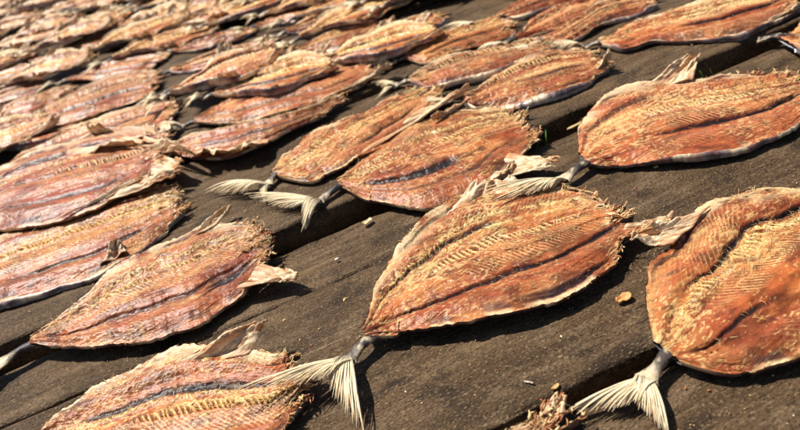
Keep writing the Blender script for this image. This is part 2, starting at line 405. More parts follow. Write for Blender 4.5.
    # ---- skin: the underside, wrapped round the rim
    su, sv = max(nu // 2, 60), 31
    iu = np.linspace(0, nu - 1, su).astype(int)
    Vs = np.concatenate([[1.012, 1.022, 1.015, 1.0, .96], np.linspace(.9, -.9, sv - 10), [-.96, -1.0, -1.015, -1.022, -1.012]])
    jv = np.array([np.argmin(np.abs(vv - np.clip(t, -1, 1))) for t in Vs])
    Ps = P[iu][:, jv].copy()
    yc = np.where(Vs[None, :] > 0, np.interp(Ps[..., 0], gx, yf), np.interp(Ps[..., 0], gx, yn))
    Ps[..., 1] += np.sign(Vs)[None, :] * np.maximum(np.abs(Vs) - 1, 0)[None, :] * 0.035
    zb = bowl[iu][:, jv]
    lipw = np.array([0.0006, -0.0003] + [0] * (len(Vs) - 4) + [-0.0003, 0.0006])
    Zs = np.where(np.abs(Vs)[None, :] > 1.0105, Ps[..., 2] + lipw[None, :], zb)
    Zs[:, 2] = Zs[:, 1] - .0022; Zs[:, -3] = Zs[:, -2] - .0022
    roll = max(st.get('silver', .12) - .2, 0) * .011 * (env[iu, 0]) * ss(.25, .6, fbm(Ps[:, 0, 0] * 12, 0 * Ps[:, 0, 0], seed + 6, 2) + .3 * (st.get('silver', .12) - .4))
    zt_ = P[iu, 0, 2] + .0008
    for c_, fy, fz in ((-1, .15, 1.04), (-2, .55, 1.02), (-3, .95, .80), (-4, 1.0, .45), (-5, .6, .12)):
        Ps[:, c_, 1] -= roll * fy; w_ = np.clip(roll / .004, 0, 1); Zs[:, c_] = Zs[:, c_] * (1 - w_) + zt_ * fz * w_
    Ps[..., 2] = np.maximum(Zs, 0.0008)
    Ps[-1, :, 2] = P[-1][jv][:, 2] - .0004
    sn = fbm(Ps[..., 0] * 70, Ps[..., 1] * 160, seed, 3)
    Cs = np.broadcast_to(lin(120, 118, 122), Ps.shape).copy()
    Cs = mix(Cs, lin(196, 198, 204), ss(.4, .6, sn + (st.get('silver', .12) - .5) * .5) * .9)
    Cs = mix(Cs, lin(52, 52, 62), ss(.55, .7, fbm(Ps[..., 0] * 40, Ps[..., 1] * 40, seed + 3, 2) - (st.get('silver', .12) - .3) * .3) * .8)
    lipn = fbm(Ps[..., 0] * 45, 0 * Ps[..., 1] + np.sign(Vs)[None, :], seed + 5, 3); lip = (np.abs(Vs) > 1.011)[None, :] * np.ones_like(sn)
    Cs = mix(Cs, C_BROWN, lip * .7); Cs = mix(Cs, C_PALE, lip * ss(.52, .64, lipn) * .85); Cs = mix(Cs, C_DARK, lip * ss(.42, .3, lipn) * .8)
    Cs = mix(Cs, lin(150, 84, 60), ss(.62, .75, sn) * .5)
    link('skin', mesh_np('skin', Ps, gridq(su, len(Vs))[:, ::-1], Cs, M_SKIN), e)
    # ---- loose rib and pin bones standing proud
    if res >= 2:
        nb = {4: 620, 3: 240, 2: 50}[res]
        rows = list(st.get('bones', (.3,))) + ([st['comb'][0]] * 2 if 'comb' in st else [])
        bi = rs.choice(len(rows), nb); bu = rs.uniform(.08, .96, nb); bvv = np.array(rows)[bi] + rs.normal(0, .07, nb)
        loose = rs.rand(nb) < .25; bvv[loose] = rs.uniform(-.9, .9, loose.sum())
        ii = np.clip(np.searchsorted(uu, bu), 0, nu - 1); jj = np.clip(np.searchsorted(vv, bvv), 0, nv - 1)
        p0 = P[ii, jj]
        ang = np.where(bvv > 0, 1, -1) * rs.uniform(.5, 1.5, nb) + rs.normal(0, .35, nb)
        ln = rs.uniform(.0025, .0085, nb) * np.where(rs.rand(nb) < .06, 1.8, 1)
        t = np.linspace(0, 1, 5)
        lift = rs.uniform(.03, .28, nb)
        bend = rs.normal(0, .5, nb)
        aa = ang[:, None] + bend[:, None] * t[None]
        Pb = np.stack([p0[:, 0, None] + np.cos(aa) * ln[:, None] * t, p0[:, 1, None] + np.sin(aa) * ln[:, None] * t,
                       p0[:, 2, None] - .0003 + ln[:, None] * lift[:, None] * np.sin(t * 2.4)], -1)
        wd = rs.uniform(.00011, .00026, nb)[:, None] * (1 - .75 * t)
        cb = C_BONE[None, None, :] * rs.uniform(.6, 1.1, nb)[:, None, None] * np.ones((1, 5, 1))
        cb[rs.rand(nb) < .3] *= np.array([.85, .6, .4])
        Vb, Qb, Cb = strands(Pb, wd, wd * .8, np.tile([0.3, 0.9, 0.1], (nb, 1)), cb)
        o = link('bones', mesh_np('bones', Vb, Qb, Cb, M_BONE), e); o['kind'] = 'stuff'
        # frayed fibres on the cut head end and the rims
        nf = {4: 190, 3: 100, 2: 46}[res]
        hd = rs.rand(nf) < .72
        jj = rs.randint(2, nv - 2, nf); ii = np.where(hd, nu - 1 - rs.randint(0, max(nu // 40, 2), nf), rs.randint(nu // 12, nu, nf)); jj = np.where(hd, jj, np.where(rs.rand(nf) < .7, nv - 2, 1))
        p0 = P[ii, jj]; sd = np.where(vv[jj] > 0, 1, -1)
        ang = np.where(hd, rs.normal(0, .6, nf) + vv[jj] * .5, sd * (1.2 + rs.normal(0, .5, nf)))
        ln = np.where(hd, rs.uniform(.002, .0075, nf), rs.uniform(.0015, .004, nf))
        aa = ang[:, None] + rs.normal(0, .5, nf)[:, None] * t[None]
        Pf = np.stack([p0[:, 0, None] + np.cos(aa) * ln[:, None] * t - .001 * np.cos(ang)[:, None], p0[:, 1, None] + np.sin(aa) * ln[:, None] * t - .0008 * np.sin(ang)[:, None],
                       np.maximum(p0[:, 2, None] + ln[:, None] * rs.uniform(-.2, .7, nf)[:, None] * np.sin(t * 2.2), .001)], -1)
        wd = np.where(hd, rs.uniform(.0004, .0016, nf), rs.uniform(.0002, .0006, nf))[:, None] * (1 - .7 * t)
        pal = np.array([C_CREAM, C_TAN, C_TAN * .8, C_OR * .8, C_CREAM * .8])
        cf = pal[rs.randint(0, 5, nf)][:, None, :] * np.ones((1, 5, 1))
        Vf, Qf, Cf = strands(Pf, wd, wd * .5, np.tile([0., 1., .2], (nf, 1)) * 1.0, cf)
        o = link('frayed_fibres', mesh_np('frayed_fibres', Vf, Qf, Cf, M_FLAP), e); o['kind'] = 'stuff'
    # ---- tail stem and forked fin
    if root is None:
        a = math.pi + rs.normal(0, .2); root = (math.cos(a) * .022, math.sin(a) * .022)
        f1, f2 = a - rs.uniform(.35, .65), a + rs.uniform(.45, .9); l1, l2 = rs.uniform(.045, .065), rs.uniform(.035, .055)
        tips = [(root[0] + math.cos(f1) * l1, root[1] + math.sin(f1) * l1), (root[0] + math.cos(f2) * l2, root[1] + math.sin(f2) * l2)]
    k = 14; tt = np.linspace(0, 1, k); rootv = np.array(root)
    ax = -rootv / (np.linalg.norm(rootv) + 1e-9)
    pth = np.outer(1 - tt, np.array([.016, 0.])) + np.outer(tt, rootv)
    zz = .0062 * (1 - tt) + .0085 * tt + .0035 * np.sin(np.pi * tt) ** 2
    hw = .0070 * (1 - tt) ** 1.6 + .0024 + .0062 * tt ** 5 + .0012 * (fbm(tt * 6, 0 * tt, seed, 2) - .5); ht = .0030 * (1 - tt) + .0018
    m_ = 14; an = np.linspace(0, 2 * np.pi, m_, endpoint=False)
    per = np.array([-ax[1], ax[0]])
    Vt = np.zeros((k, m_, 3))
    Vt[..., 0] = pth[:, None, 0] + per[0] * np.cos(an)[None] * hw[:, None]
    Vt[..., 1] = pth[:, None, 1] + per[1] * np.cos(an)[None] * hw[:, None]
    Vt[..., 2] = np.maximum(zz[:, None] + np.sin(an)[None] * ht[:, None], .001)
    nn = fbm(tt[:, None] * 9 + 0 * an[None], np.cos(an)[None] * 3 + 0 * tt[:, None], seed, 3)
    Vt[..., 2] += (nn - .5) * .0035; Vt[..., 1] += (nn - .5) * .002
    Ct = np.broadcast_to(lin(70, 58, 54), Vt.shape).copy()
    Ct = mix(Ct, C_NAVY * .8, ss(.45, .6, nn) * .9); Ct = mix(Ct, C_PALE, ss(.55, .68, np.roll(nn, 5, 1)) * .65)
    Ct = mix(Ct, C_PALE * .85, (ss(.6, .95, tt)[:, None] * ss(.35, .6, np.roll(nn, 3, 1)) * .9).clip(0, .9))
    i = np.arange(k * m_).reshape(k, m_); nx = np.roll(i, -1, 1)
    Qt = np.stack([i[:-1], nx[:-1], nx[1:], i[1:]], -1).reshape(-1, 4)
    link('tail_stem', mesh_np('tail_stem', Vt, Qt, Ct, M_FLAP), e)
    fin = bpy.data.objects.new('tail_fin', None); COL.objects.link(fin); fin.parent = e; fin.empty_display_size = .01
    nr = {4: 64, 3: 46, 2: 18, 1: 12}[res]; kk = 12 if res > 1 else 7
    bis = rootv / np.linalg.norm(rootv)
    for li, tip in enumerate([] if st.get('notail') else tips):
        zt = tip[2] if len(tip) > 2 else .004; tip = tip[:2]
        tv = np.array(tip) - rootv; l = np.linalg.norm(tv); a0 = math.atan2(tv[1], tv[0]); ab = math.atan2(bis[1], bis[0])
        dd = (ab - a0 + math.pi) % (2 * math.pi) - math.pi
        dd = math.copysign(min(max(abs(dd), .35), .62), dd)
        q = np.linspace(0, 1, nr); s = np.linspace(0, 1, kk)
        ar = a0 + dd * (q ** 1.1) * .85 + rs.normal(0, .015, nr)
        lr = l * (1 - .70 * q ** .75) * rs.uniform(.82, 1.08, nr)
        side = np.array([-math.sin(a0), math.cos(a0)]) * math.copysign(1, dd)
        b0 = rootv[None] + side[None] * (q[:, None] * .0075 - .0035) - np.array([math.cos(a0), math.sin(a0)])[None] * .005
        curl = dd * (.35 * (q - .2) + .3) + rs.normal(0, .10, nr)
        aa = ar[:, None] * 1.0 + curl[:, None] * (s[None] ** 2) * .9 - curl[:, None] * .3
        step = lr[:, None] / (kk - 1)
        px = b0[:, 0, None] + np.concatenate([np.zeros((nr, 1)), np.cumsum(np.cos(aa[:, 1:]) * step, 1)], 1)
        py = b0[:, 1, None] + np.concatenate([np.zeros((nr, 1)), np.cumsum(np.sin(aa[:, 1:]) * step, 1)], 1)
        arch = st.get('arch', rs.uniform(.004, .011))
        pz = .0085 + arch * np.sin(s[None] * np.pi * .85) + (zt - .0085) * s[None] ** 1.5 * np.minimum(lr / l, 1)[:, None] + rs.normal(0, .0008, nr)[:, None] * s[None] + .0012 * (q[:, None] - .5)
        Pr = np.stack([px, py, np.maximum(pz, .0012)], -1)
        wd = (.0105 / nr * 1.1 + abs(dd) * s[None] * lr[:, None] / nr * .62) * ss(1.03 + 0 * lr[:, None], np.clip(rs.normal(.55, .14, nr), .25, .85)[:, None], s[None]) + .00012
        cc = np.broadcast_to(lin(248, 228, 188), (nr, kk, 3)).copy() * rs.uniform(.88, 1.04, nr)[:, None, None]
        cc = mix(cc, lin(214, 172, 116), np.broadcast_to(ss(.5, 1, s)[None], (nr, kk)) * rs.uniform(.0, .7, nr)[:, None] ** 1.5)
        cc = cc * (.85 + .3 * vn(q[:, None] * 9 + li, s[None] * 3, seed))[..., None]
        cc = mix(cc, lin(132, 120, 118), np.broadcast_to(ss(.30, .05, s)[None], (nr, kk)) * rs.uniform(.3, .9, nr)[:, None])
        dP = np.gradient(Pr, axis=1)[..., :2]; dP /= np.linalg.norm(dP, axis=2, keepdims=True) + 1e-9
        pr = np.stack([-dP[..., 1], dP[..., 0], 0 * dP[..., 0]], -1)
        upz = np.array([0, 0, 1.])
        Rb = np.stack([Pr - pr * wd[..., None] * 1.15, Pr + upz * .00009, Pr + pr * wd[..., None] * 1.15], 2)
        ix = np.arange(nr * kk * 3).reshape(nr, kk, 3)
        Qr = np.stack([ix[:, :-1, :-1], ix[:, 1:, :-1], ix[:, 1:, 1:], ix[:, :-1, 1:]], -1).reshape(-1, 4)
        o = link('tail_lobe', mesh_np('tail_lobe', Rb, Qr, np.repeat(cc[:, :, None, :], 3, 2), M_FIN), fin)
        md = o.modifiers.new('Solidify', 'SOLIDIFY'); md.thickness = .00035; md.offset = 0
    # ---- torn collar, skin and fin flaps
    for fi, f in enumerate(flaps):
        a, b, tp = (np.array(f[k_]) for k_ in 'abt')
        na, nt_ = (40, 34) if res >= 3 else (20, 16)
        s = np.linspace(0, 1, na); t = np.linspace(0, 1, nt_)
        Sg, Tg = np.meshgrid(s, t, indexing='ij')
        bd = (b - a) / (np.linalg.norm(b - a) + 1e-9)
        cen = (a + b) / 2; inw = -np.array([0, np.sign(cen[1]) * .006])
        base = a[None, None] + (b - a)[None, None] * Sg[..., None] + inw
        tipp = tp[None, None] + bd[None, None] * ((Sg - .5) * f['w'] * (0.6 + .8 * vn(Sg * 3, Tg * 2, seed + fi)))[..., None]
        wq = Tg ** .72 * (.72 + .28 * ss(.25, .6, fbm(Sg * 7, 0 * Tg + fi, seed + fi + 4, 3)))
        XY = base * (1 - wq)[..., None] + tipp * wq[..., None]
        nz = fbm(Sg * 6 + 3 * fi, Tg * 5, seed + fi, 4) - .5
        zb = .0125 + .002 * np.sin(Sg * 9 + fi)
        hz = zb * (1 - Tg) + f['h'] * Tg ** 1.3 + nz * .014 * Tg ** .7 + .0022 * np.sin(Sg * np.pi * 2.2 + fi) * Tg
        hz = hz - max(f['h'] - .02, 0) * .55 * ss(.8, 1, Tg)            # the tip curls over
        XY = XY + (bd * .006)[None, None] * nz[..., None] * Tg[..., None]
        Vp = np.concatenate([XY, np.maximum(hz, .0015)[..., None]], -1)
        fn = fbm(Sg * 14, Tg * 4, seed + fi + 2, 3); fl = fbm(Sg * 30, Tg * 3, seed + fi, 2)
        Cp = np.broadcast_to(C_PALE, Vp.shape).copy()
        Cp = mix(Cp, C_TAN, ss(.42, .64, fn) * .8); Cp = mix(Cp, C_OR, ss(.4, .0, Tg) * .5 * ss(.35, .55, fl)); Cp = mix(Cp, C_BROWN, ss(.62, .74, fl) * .6)
        Cp = mix(Cp, lin(214, 150, 80), (ss(.9, 1., Tg)) * .5)
        o = link('torn_flap', mesh_np('torn_flap', Vp, gridq(na, nt_), Cp, M_FLAP), e)
        md = o.modifiers.new('Solidify', 'SOLIDIFY'); md.thickness = .0011; md.offset = 0
    return e

# positions on the deck in metres: tail joint T, head end H, outline points of the far and near rims
FISH = [
{'n': 'A', 'T': (-0.0526, 0.4008), 'H': (0.1847, 0.4394), 'label': 'large split fish in the centre foreground with fanned tail and pale flap', 'lift': 0.0, 'seed': 3, 'res': 4, 'st': {'comb': (0.07, 0.32, 0.86), 'grooves': [(0.83, 0.22, 0.6, 0.8, 0.028), (0.36, 0.08, 0.62, 0.8, 0.03), (-0.47, 0.1, 0.97, 1.0, 0.035), (-0.9, 0.62, 0.95, 0.75, 0.04)], 'bones': [0.43, 0.27], 'striae': (-0.36, 0.0, 0.45, 1.0), 'crumb': 0.5}, 'far': [(-0.0496, 0.4107), (-0.0388, 0.4577), (-0.0077, 0.5016), (0.0213, 0.5292), (0.0621, 0.5519), (0.0997, 0.5451), (0.1364, 0.5347), (0.1658, 0.5206), (0.1879, 0.5011)], 'near': [(-0.0252, 0.3893), (0.0035, 0.3835), (0.0358, 0.3784), (0.0678, 0.3744), (0.108, 0.3786), (0.1428, 0.3933), (0.1678, 0.4112)], 'root': (-0.069, 0.3808), 'tips': [(-0.1494, 0.3557, 0.03), (-0.0674, 0.303, 0.005)], 'flaps': [{'a': (0.0198, 0.5213), 'b': (0.1244, 0.528), 't': (0.0939, 0.5551), 'h': 0.022, 'w': 0.03}, {'a': (0.1663, 0.4175), 'b': (0.1836, 0.4369), 't': (0.215, 0.4304), 'h': 0.012, 'w': 0.01}]},
{'n': 'B', 'T': (0.1463, 0.305), 'H': (0.3887, 0.397), 'label': 'split fish cut off by the right edge, tail hanging over plank gap', 'lift': 0.0, 'seed': 5, 'res': 4, 'st': {'comb': (0.26, 0.2, 0.95), 'grooves': [(0.42, 0.22, 0.98, 1.0, 0.03), (0.9, 0.2, 0.5, 0.6, 0.04), (-0.32, 0.04, 0.34, 0.8, 0.03), (-0.6, 0.4, 0.95, 0.6, 0.03)], 'bones': [0.34, 0.16], 'striae': (-0.1, 0.2, 0.25, 1.0), 'crumb': 0.3, 'tone': 0.92, 'red': 0.25}, 'far': [(0.1473, 0.3339), (0.1579, 0.3631), (0.1762, 0.3885), (0.2055, 0.4115), (0.2458, 0.4397), (0.2872, 0.4389), (0.3217, 0.4253), (0.3756, 0.429)], 'near': [(0.1589, 0.2816), (0.1827, 0.2709), (0.2171, 0.2684), (0.2633, 0.2777), (0.3123, 0.2972)], 'root': (0.1256, 0.2878), 'tips': [(0.0603, 0.2779, 0.005), (0.1162, 0.2389, 0.005)], 'flaps': [{'a': (0.2, 0.4071), 'b': (0.2472, 0.439), 't': (0.1756, 0.4149), 'h': 0.022, 'w': 0.012}]},
{'n': 'C', 'T': (-0.362, 0.5155), 'H': (-0.1358, 0.5624), 'label': 'split fish at left with stretched thin fin tip and thin tail stalk at left edge', 'lift': 0.0, 'seed': 7, 'res': 4, 'st': {'comb': (0.3, 0.3, 0.8), 'grooves': [(-0.38, 0.1, 0.9, 0.55, 0.04), (-0.55, 0.72, 0.95, 1.0, 0.12)], 'bones': [0.5, 0.35], 'striae': (-0.2, 0.25, 0.1, 1.0), 'crumb': 0.3, 'red': 0.25}, 'far': [(-0.3544, 0.5332), (-0.3264, 0.5601), (-0.3019, 0.5896), (-0.253, 0.6181), (-0.21, 0.6275), (-0.1709, 0.6236)], 'near': [(-0.3284, 0.4946), (-0.2919, 0.4791), (-0.2398, 0.47), (-0.1947, 0.4739), (-0.1638, 0.4953), (-0.1428, 0.5218)], 'root': (-0.3897, 0.4962), 'tips': [(-0.4574, 0.5205, 0.005), (-0.4064, 0.4652, 0.005)], 'flaps': [{'a': (-0.2524, 0.6141), 'b': (-0.204, 0.6226), 't': (-0.1762, 0.6465), 'h': 0.016, 'w': 0.008}, {'a': (-0.1614, 0.4955), 'b': (-0.1374, 0.5269), 't': (-0.1047, 0.4984), 'h': 0.012, 'w': 0.005}]},
{'n': 'Fb', 'T': (-0.3223, 0.3708), 'H': (-0.1035, 0.3748), 'label': 'split fish in lower left corner with curled pale collar flap, under a tail', 'lift': 0.0, 'seed': 11, 'res': 4, 'st': {'comb': (-0.16, 0.2, 0.98), 'grooves': [(0.22, 0.2, 0.98, 1.0, 0.07), (0.7, 0.1, 0.5, 0.4, 0.03)], 'bones': [0.1, -0.06], 'striae': (-0.6, -0.2, 0.2, 1.0), 'crumb': 0.3, 'red': 0.1}, 'far': [(-0.3155, 0.4007), (-0.2837, 0.4228), (-0.2435, 0.436), (-0.2011, 0.4446), (-0.1697, 0.4347), (-0.1347, 0.4094)], 'near': [(-0.2698, 0.3349), (-0.2157, 0.3193), (-0.1652, 0.3161), (-0.1296, 0.3228), (-0.1088, 0.3424)], 'flaps': [{'a': (-0.2588, 0.4258), 'b': (-0.1492, 0.4185), 't': (-0.1332, 0.4299), 'h': 0.034, 'w': 0.014}]},
{'n': 'I', 'T': (-0.5189, 0.6298), 'H': (-0.2358, 0.6964), 'label': 'split fish at left edge with bright silver belly rim', 'lift': 0.0, 'seed': 13, 'res': 4, 'st': {'comb': (0.3, 0.2, 0.95), 'grooves': [(-0.5, 0.35, 0.85, 0.9, 0.06), (0.75, 0.1, 0.6, 0.4, 0.03)], 'bones': [0.45, 0.2], 'striae': (-0.3, 0.2, 0.2, 1.0), 'silver': 0.9, 'red': 0.2, 'crumb': 0.4}, 'far': [(-0.5026, 0.6926), (-0.4691, 0.7333), (-0.3994, 0.7515), (-0.325, 0.7596), (-0.2733, 0.756)], 'near': [(-0.4513, 0.5929), (-0.4203, 0.5957), (-0.3673, 0.5973), (-0.3141, 0.5989), (-0.2758, 0.6257), (-0.2411, 0.6573)], 'flaps': [{'a': (-0.3158, 0.6044), 'b': (-0.2878, 0.6162), 't': (-0.3007, 0.6385), 'h': 0.022, 'w': 0.006}]},
{'n': 'J', 'T': (-0.6029, 0.8032), 'H': (-0.2724, 0.8236), 'label': 'torn red striped split fish at left edge lying on top of its neighbour', 'lift': 0.012, 'seed': 17, 'res': 4, 'st': {'comb': (0.1, 0.5, 0.9), 'grooves': [(0.55, 0.1, 0.95, 0.7, 0.05), (0.05, 0.1, 0.9, 0.8, 0.03), (-0.55, 0.2, 0.9, 0.9, 0.05)], 'bones': [0.35], 'striae': (-0.4, 0.0, 0.2, 1.0), 'red': 0.5, 'crumb': 0.3}, 'far': [(-0.5794, 0.8841), (-0.5326, 0.9143), (-0.4671, 0.943), (-0.3965, 0.9654), (-0.3302, 0.9376)], 'near': [(-0.5076, 0.7377), (-0.4714, 0.7416), (-0.4021, 0.7184), (-0.3413, 0.7205), (-0.2865, 0.7616)], 'flaps': [{'a': (-0.3883, 0.711), 'b': (-0.2856, 0.7529), 't': (-0.2877, 0.7663), 'h': 0.012, 'w': 0.02}, {'a': (-0.36, 0.9363), 'b': (-0.2909, 0.8753), 't': (-0.2212, 0.7665), 'h': 0.03, 'w': 0.012}, {'a': (-0.4037, 0.9631), 'b': (-0.3444, 0.9332), 't': (-0.3915, 0.94), 'h': 0.035, 'w': 0.008}, {'a': (-0.2856, 0.7529), 'b': (-0.2747, 0.8111), 't': (-0.2343, 0.7557), 'h': 0.02, 'w': 0.008}, {'a': (-0.3305, 0.7254), 'b': (-0.2856, 0.7529), 't': (-0.2412, 0.7431), 'h': 0.018, 'w': 0.012}, {'a': (-0.3284, 0.8857), 'b': (-0.2768, 0.8261), 't': (-0.2307, 0.775), 'h': 0.04, 'w': 0.008}, {'a': (-0.4451, 0.9179), 'b': (-0.3757, 0.9394), 't': (-0.3117, 0.857), 'h': 0.022, 'w': 0.02}]},
{'n': 'D', 'T': (-0.0555, 0.6439), 'H': (0.1595, 0.6732), 'label': 'split fish above the centre one with thin pale fin pointing right', 'lift': 0.0, 'seed': 19, 'res': 4, 'st': {'comb': (0.34, 0.15, 0.8), 'grooves': [(-0.28, 0.12, 0.6, 1.0, 0.06), (-0.55, 0.1, 0.9, 0.5, 0.04)], 'bones': [0.5, 0.2], 'striae': (-0.2, 0.2, 0.3, 1.0), 'crumb': 0.4, 'red': 0.1}, 'far': [(-0.0389, 0.6757), (0.0011, 0.7121), (0.0533, 0.7311), (0.1033, 0.7329), (0.1428, 0.7181)], 'near': [(-0.0297, 0.599), (0.0212, 0.5548), (0.0504, 0.5489), (0.0916, 0.5517), (0.1264, 0.5898)], 'root': (-0.0793, 0.6207), 'tips': [(-0.164, 0.6696, 0.012), (-0.1002, 0.5595, 0.008)], 'flaps': [{'a': (0.0945, 0.5556), 'b': (0.1269, 0.5957), 't': (0.1662, 0.5621), 'h': 0.012, 'w': 0.008}, {'a': (0.0689, 0.5426), 'b': (0.1055, 0.5656), 't': (0.122, 0.5675), 'h': 0.015, 'w': 0.01}]},
{'n': 'E', 'T': (-0.1294, 0.7076), 'H': (0.0801, 0.8188), 'label': 'long slim orange split fish left of the one with thin pale fin', 'lift': 0.0, 'seed': 23, 'res': 3, 'st': {'comb': (0.35, 0.1, 0.9), 'grooves': [(-0.45, 0.4, 0.8, 0.7, 0.05)], 'bones': [0.5, 0.1], 'striae': (-0.5, 0.0, 0.2, 1.0), 'crumb': 0.5}, 'far': [(-0.1155, 0.7452), (-0.0679, 0.7855), (0.0011, 0.8141), (0.0502, 0.8264)], 'near': [(-0.1088, 0.6783), (-0.086, 0.6634), (-0.0386, 0.6761), (0.0119, 0.7009), (0.055, 0.7394)], 'root': (-0.1374, 0.6866), 'tips': [(-0.2211, 0.7132, 0.005), (-0.144, 0.6487, 0.005)], 'flaps': [{'a': (-0.0266, 0.6806), 'b': (0.0637, 0.7534), 't': (0.1256, 0.7672), 'h': 0.02, 'w': 0.004}]},
{'n': 'H', 'T': (0.1881, 0.5587), 'H': (0.4339, 0.5706), 'label': 'split fish at upper right over mossy gap with upright torn flap', 'lift': 0.0, 'seed': 29, 'res': 4, 'st': {'comb': (0.1, 0.35, 0.85), 'grooves': [(0.5, 0.1, 0.45, 0.6, 0.05), (-0.42, 0.33, 0.98, 1.0, 0.035)], 'bones': [0.35, 0.2, -0.1], 'striae': (-0.35, -0.0, 0.3, 1.0), 'silver': 0.6, 'crumb': 0.5, 'red': 0.05}, 'far': [(0.202, 0.6102), (0.2345, 0.6505), (0.2751, 0.6703), (0.3106, 0.6714), (0.3547, 0.6451), (0.3959, 0.6381), (0.4402, 0.6284)], 'near': [(0.1934, 0.5405), (0.2334, 0.5296), (0.2743, 0.5137), (0.3179, 0.5059), (0.3597, 0.5114), (0.4004, 0.5319)], 'root': (0.1582, 0.5344), 'tips': [(0.0709, 0.5263, 0.024), (0.0816, 0.5096, 0.022)], 'flaps': [{'a': (0.2849, 0.6662), 'b': (0.3465, 0.6511), 't': (0.3629, 0.6782), 'h': 0.028, 'w': 0.014}]},
{'n': 'K', 'T': (0.114, 0.7649), 'H': (0.2903, 0.7517), 'label': 'split fish with broad silver belly rim lying along the upper plank edge', 'lift': 0.0, 'seed': 31, 'res': 3, 'st': {'silver': 1.0, 'comb': (0.5, 0.2, 0.9), 'grooves': [(-0.2, 0.4, 0.9, 0.5, 0.05)], 'bones': [0.6, 0.1], 'striae': (-0.4, 0.2, 0.3, 1.0), 'red': 0.3, 'crumb': 0.4}, 'far': [(0.1416, 0.7847), (0.19, 0.8152), (0.2478, 0.8263), (0.2812, 0.8069)], 'near': [(0.1168, 0.7364), (0.1496, 0.72), (0.1829, 0.709), (0.218, 0.7054), (0.2576, 0.714)], 'flaps': [{'a': (0.269, 0.7241), 'b': (0.2881, 0.7464), 't': (0.2934, 0.7356), 'h': 0.03, 'w': 0.004}, {'a': (0.0979, 0.7365), 'b': (0.1258, 0.7477), 't': (0.066, 0.7118), 'h': 0.02, 'w': 0.004}]},
{'n': 'K2', 'T': (0.0624, 0.8552), 'H': (0.25, 0.8526), 'label': 'narrow red split fish just behind the silver-rimmed one', 'lift': 0.0, 'seed': 37, 'res': 3, 'st': {'silver': 0.7, 'comb': (0.5, 0.2, 0.9), 'grooves': [(0.0, 0.2, 0.9, 0.5, 0.05)], 'bones': [0.3], 'striae': (-0.4, 0.2, 0.3, 1.0), 'red': 0.5, 'crumb': 0.4}, 'far': [(0.0836, 0.8816), (0.157, 0.9002), (0.2265, 0.8893)], 'near': [(0.0763, 0.8191), (0.1152, 0.8117), (0.1607, 0.8061), (0.2113, 0.8182)], 'flaps': []},
{'n': 'G', 'T': (-0.2464, 0.9262), 'H': (0.0217, 0.9368), 'label': 'large split fish above the half folded orange one, tail joint at left', 'lift': 0.0, 'seed': 41, 'res': 3, 'st': {'comb': (0.5, 0.2, 0.9), 'grooves': [(0.05, 0.25, 0.75, 1.0, 0.06), (-0.4, 0.2, 0.9, 0.5, 0.04)], 'bones': [0.65, 0.35], 'striae': (-0.5, -0.1, 0.2, 1.0), 'red': 0.15, 'crumb': 0.4}, 'far': [(-0.2216, 0.9722), (-0.1675, 1.0206), (-0.0867, 1.0285), (-0.0082, 1.0026)], 'near': [(-0.1911, 0.8803), (-0.1196, 0.8665), (-0.0492, 0.8627), (-0.0012, 0.8893)], 'flaps': [{'a': (-0.0635, 0.8645), 'b': (0.0084, 0.8997), 't': (0.0461, 0.9053), 'h': 0.02, 'w': 0.008}]},
{'n': 'N', 'T': (-0.2762, 0.8387), 'H': (-0.0438, 0.8444), 'label': 'half folded orange fish with cream skin flap turned over', 'lift': 0.004, 'seed': 43, 'res': 3, 'st': {'comb': (0.8, 0.2, 0.9), 'grooves': [(-0.2, 0.2, 0.9, 0.6, 0.1)], 'bones': [0.7], 'striae': (-0.5, -0.1, 0.2, 1.0), 'red': 0.35, 'crumb': 0.2, 'pale': 0.5}, 'far': [(-0.248, 0.8737), (-0.1768, 0.8732), (-0.092, 0.8537)], 'near': [(-0.2333, 0.8045), (-0.1846, 0.7707), (-0.1396, 0.7821), (-0.0797, 0.8088)], 'flaps': [{'a': (-0.2405, 0.805), 'b': (-0.1308, 0.7787), 't': (-0.1839, 0.7604), 'h': 0.03, 'w': 0.07}]},
{'n': 'R', 'T': (0.3081, 0.8078), 'H': (0.554, 0.7843), 'label': 'large split fish across the top right with dark midline', 'lift': 0.0, 'seed': 47, 'res': 3, 'st': {'silver': 0.6, 'comb': (0.3, 0.2, 0.8), 'grooves': [(-0.25, 0.4, 0.95, 1.0, 0.05)], 'bones': [0.45, 0.15], 'striae': (-0.2, 0.2, 0.3, 1.0), 'crumb': 0.5}, 'far': [(0.3435, 0.8269), (0.4066, 0.8445), (0.4667, 0.8531), (0.5324, 0.8462)], 'near': [(0.3217, 0.7709), (0.3697, 0.7689), (0.4051, 0.7388), (0.4442, 0.7203), (0.5073, 0.7383)], 'flaps': [{'a': (0.4863, 0.7285), 'b': (0.5324, 0.7516), 't': (0.545, 0.7498), 'h': 0.014, 'w': 0.012}]},
{'n': 'Sx', 'T': (0.4711, 0.6867), 'H': (0.6422, 0.6777), 'label': 'fish tail end poking in at the right edge near the top', 'lift': 0.0, 'seed': 53, 'res': 2, 'st': {'silver': 0.8, 'grooves': [(0.1, 0.2, 0.9, 0.6, 0.05)], 'notail': 1}, 'far': [(0.4802, 0.6959), (0.5127, 0.7124), (0.6044, 0.7375)], 'near': [(0.4588, 0.652), (0.4693, 0.6306), (0.5188, 0.6222), (0.5835, 0.6341)], 'flaps': []},
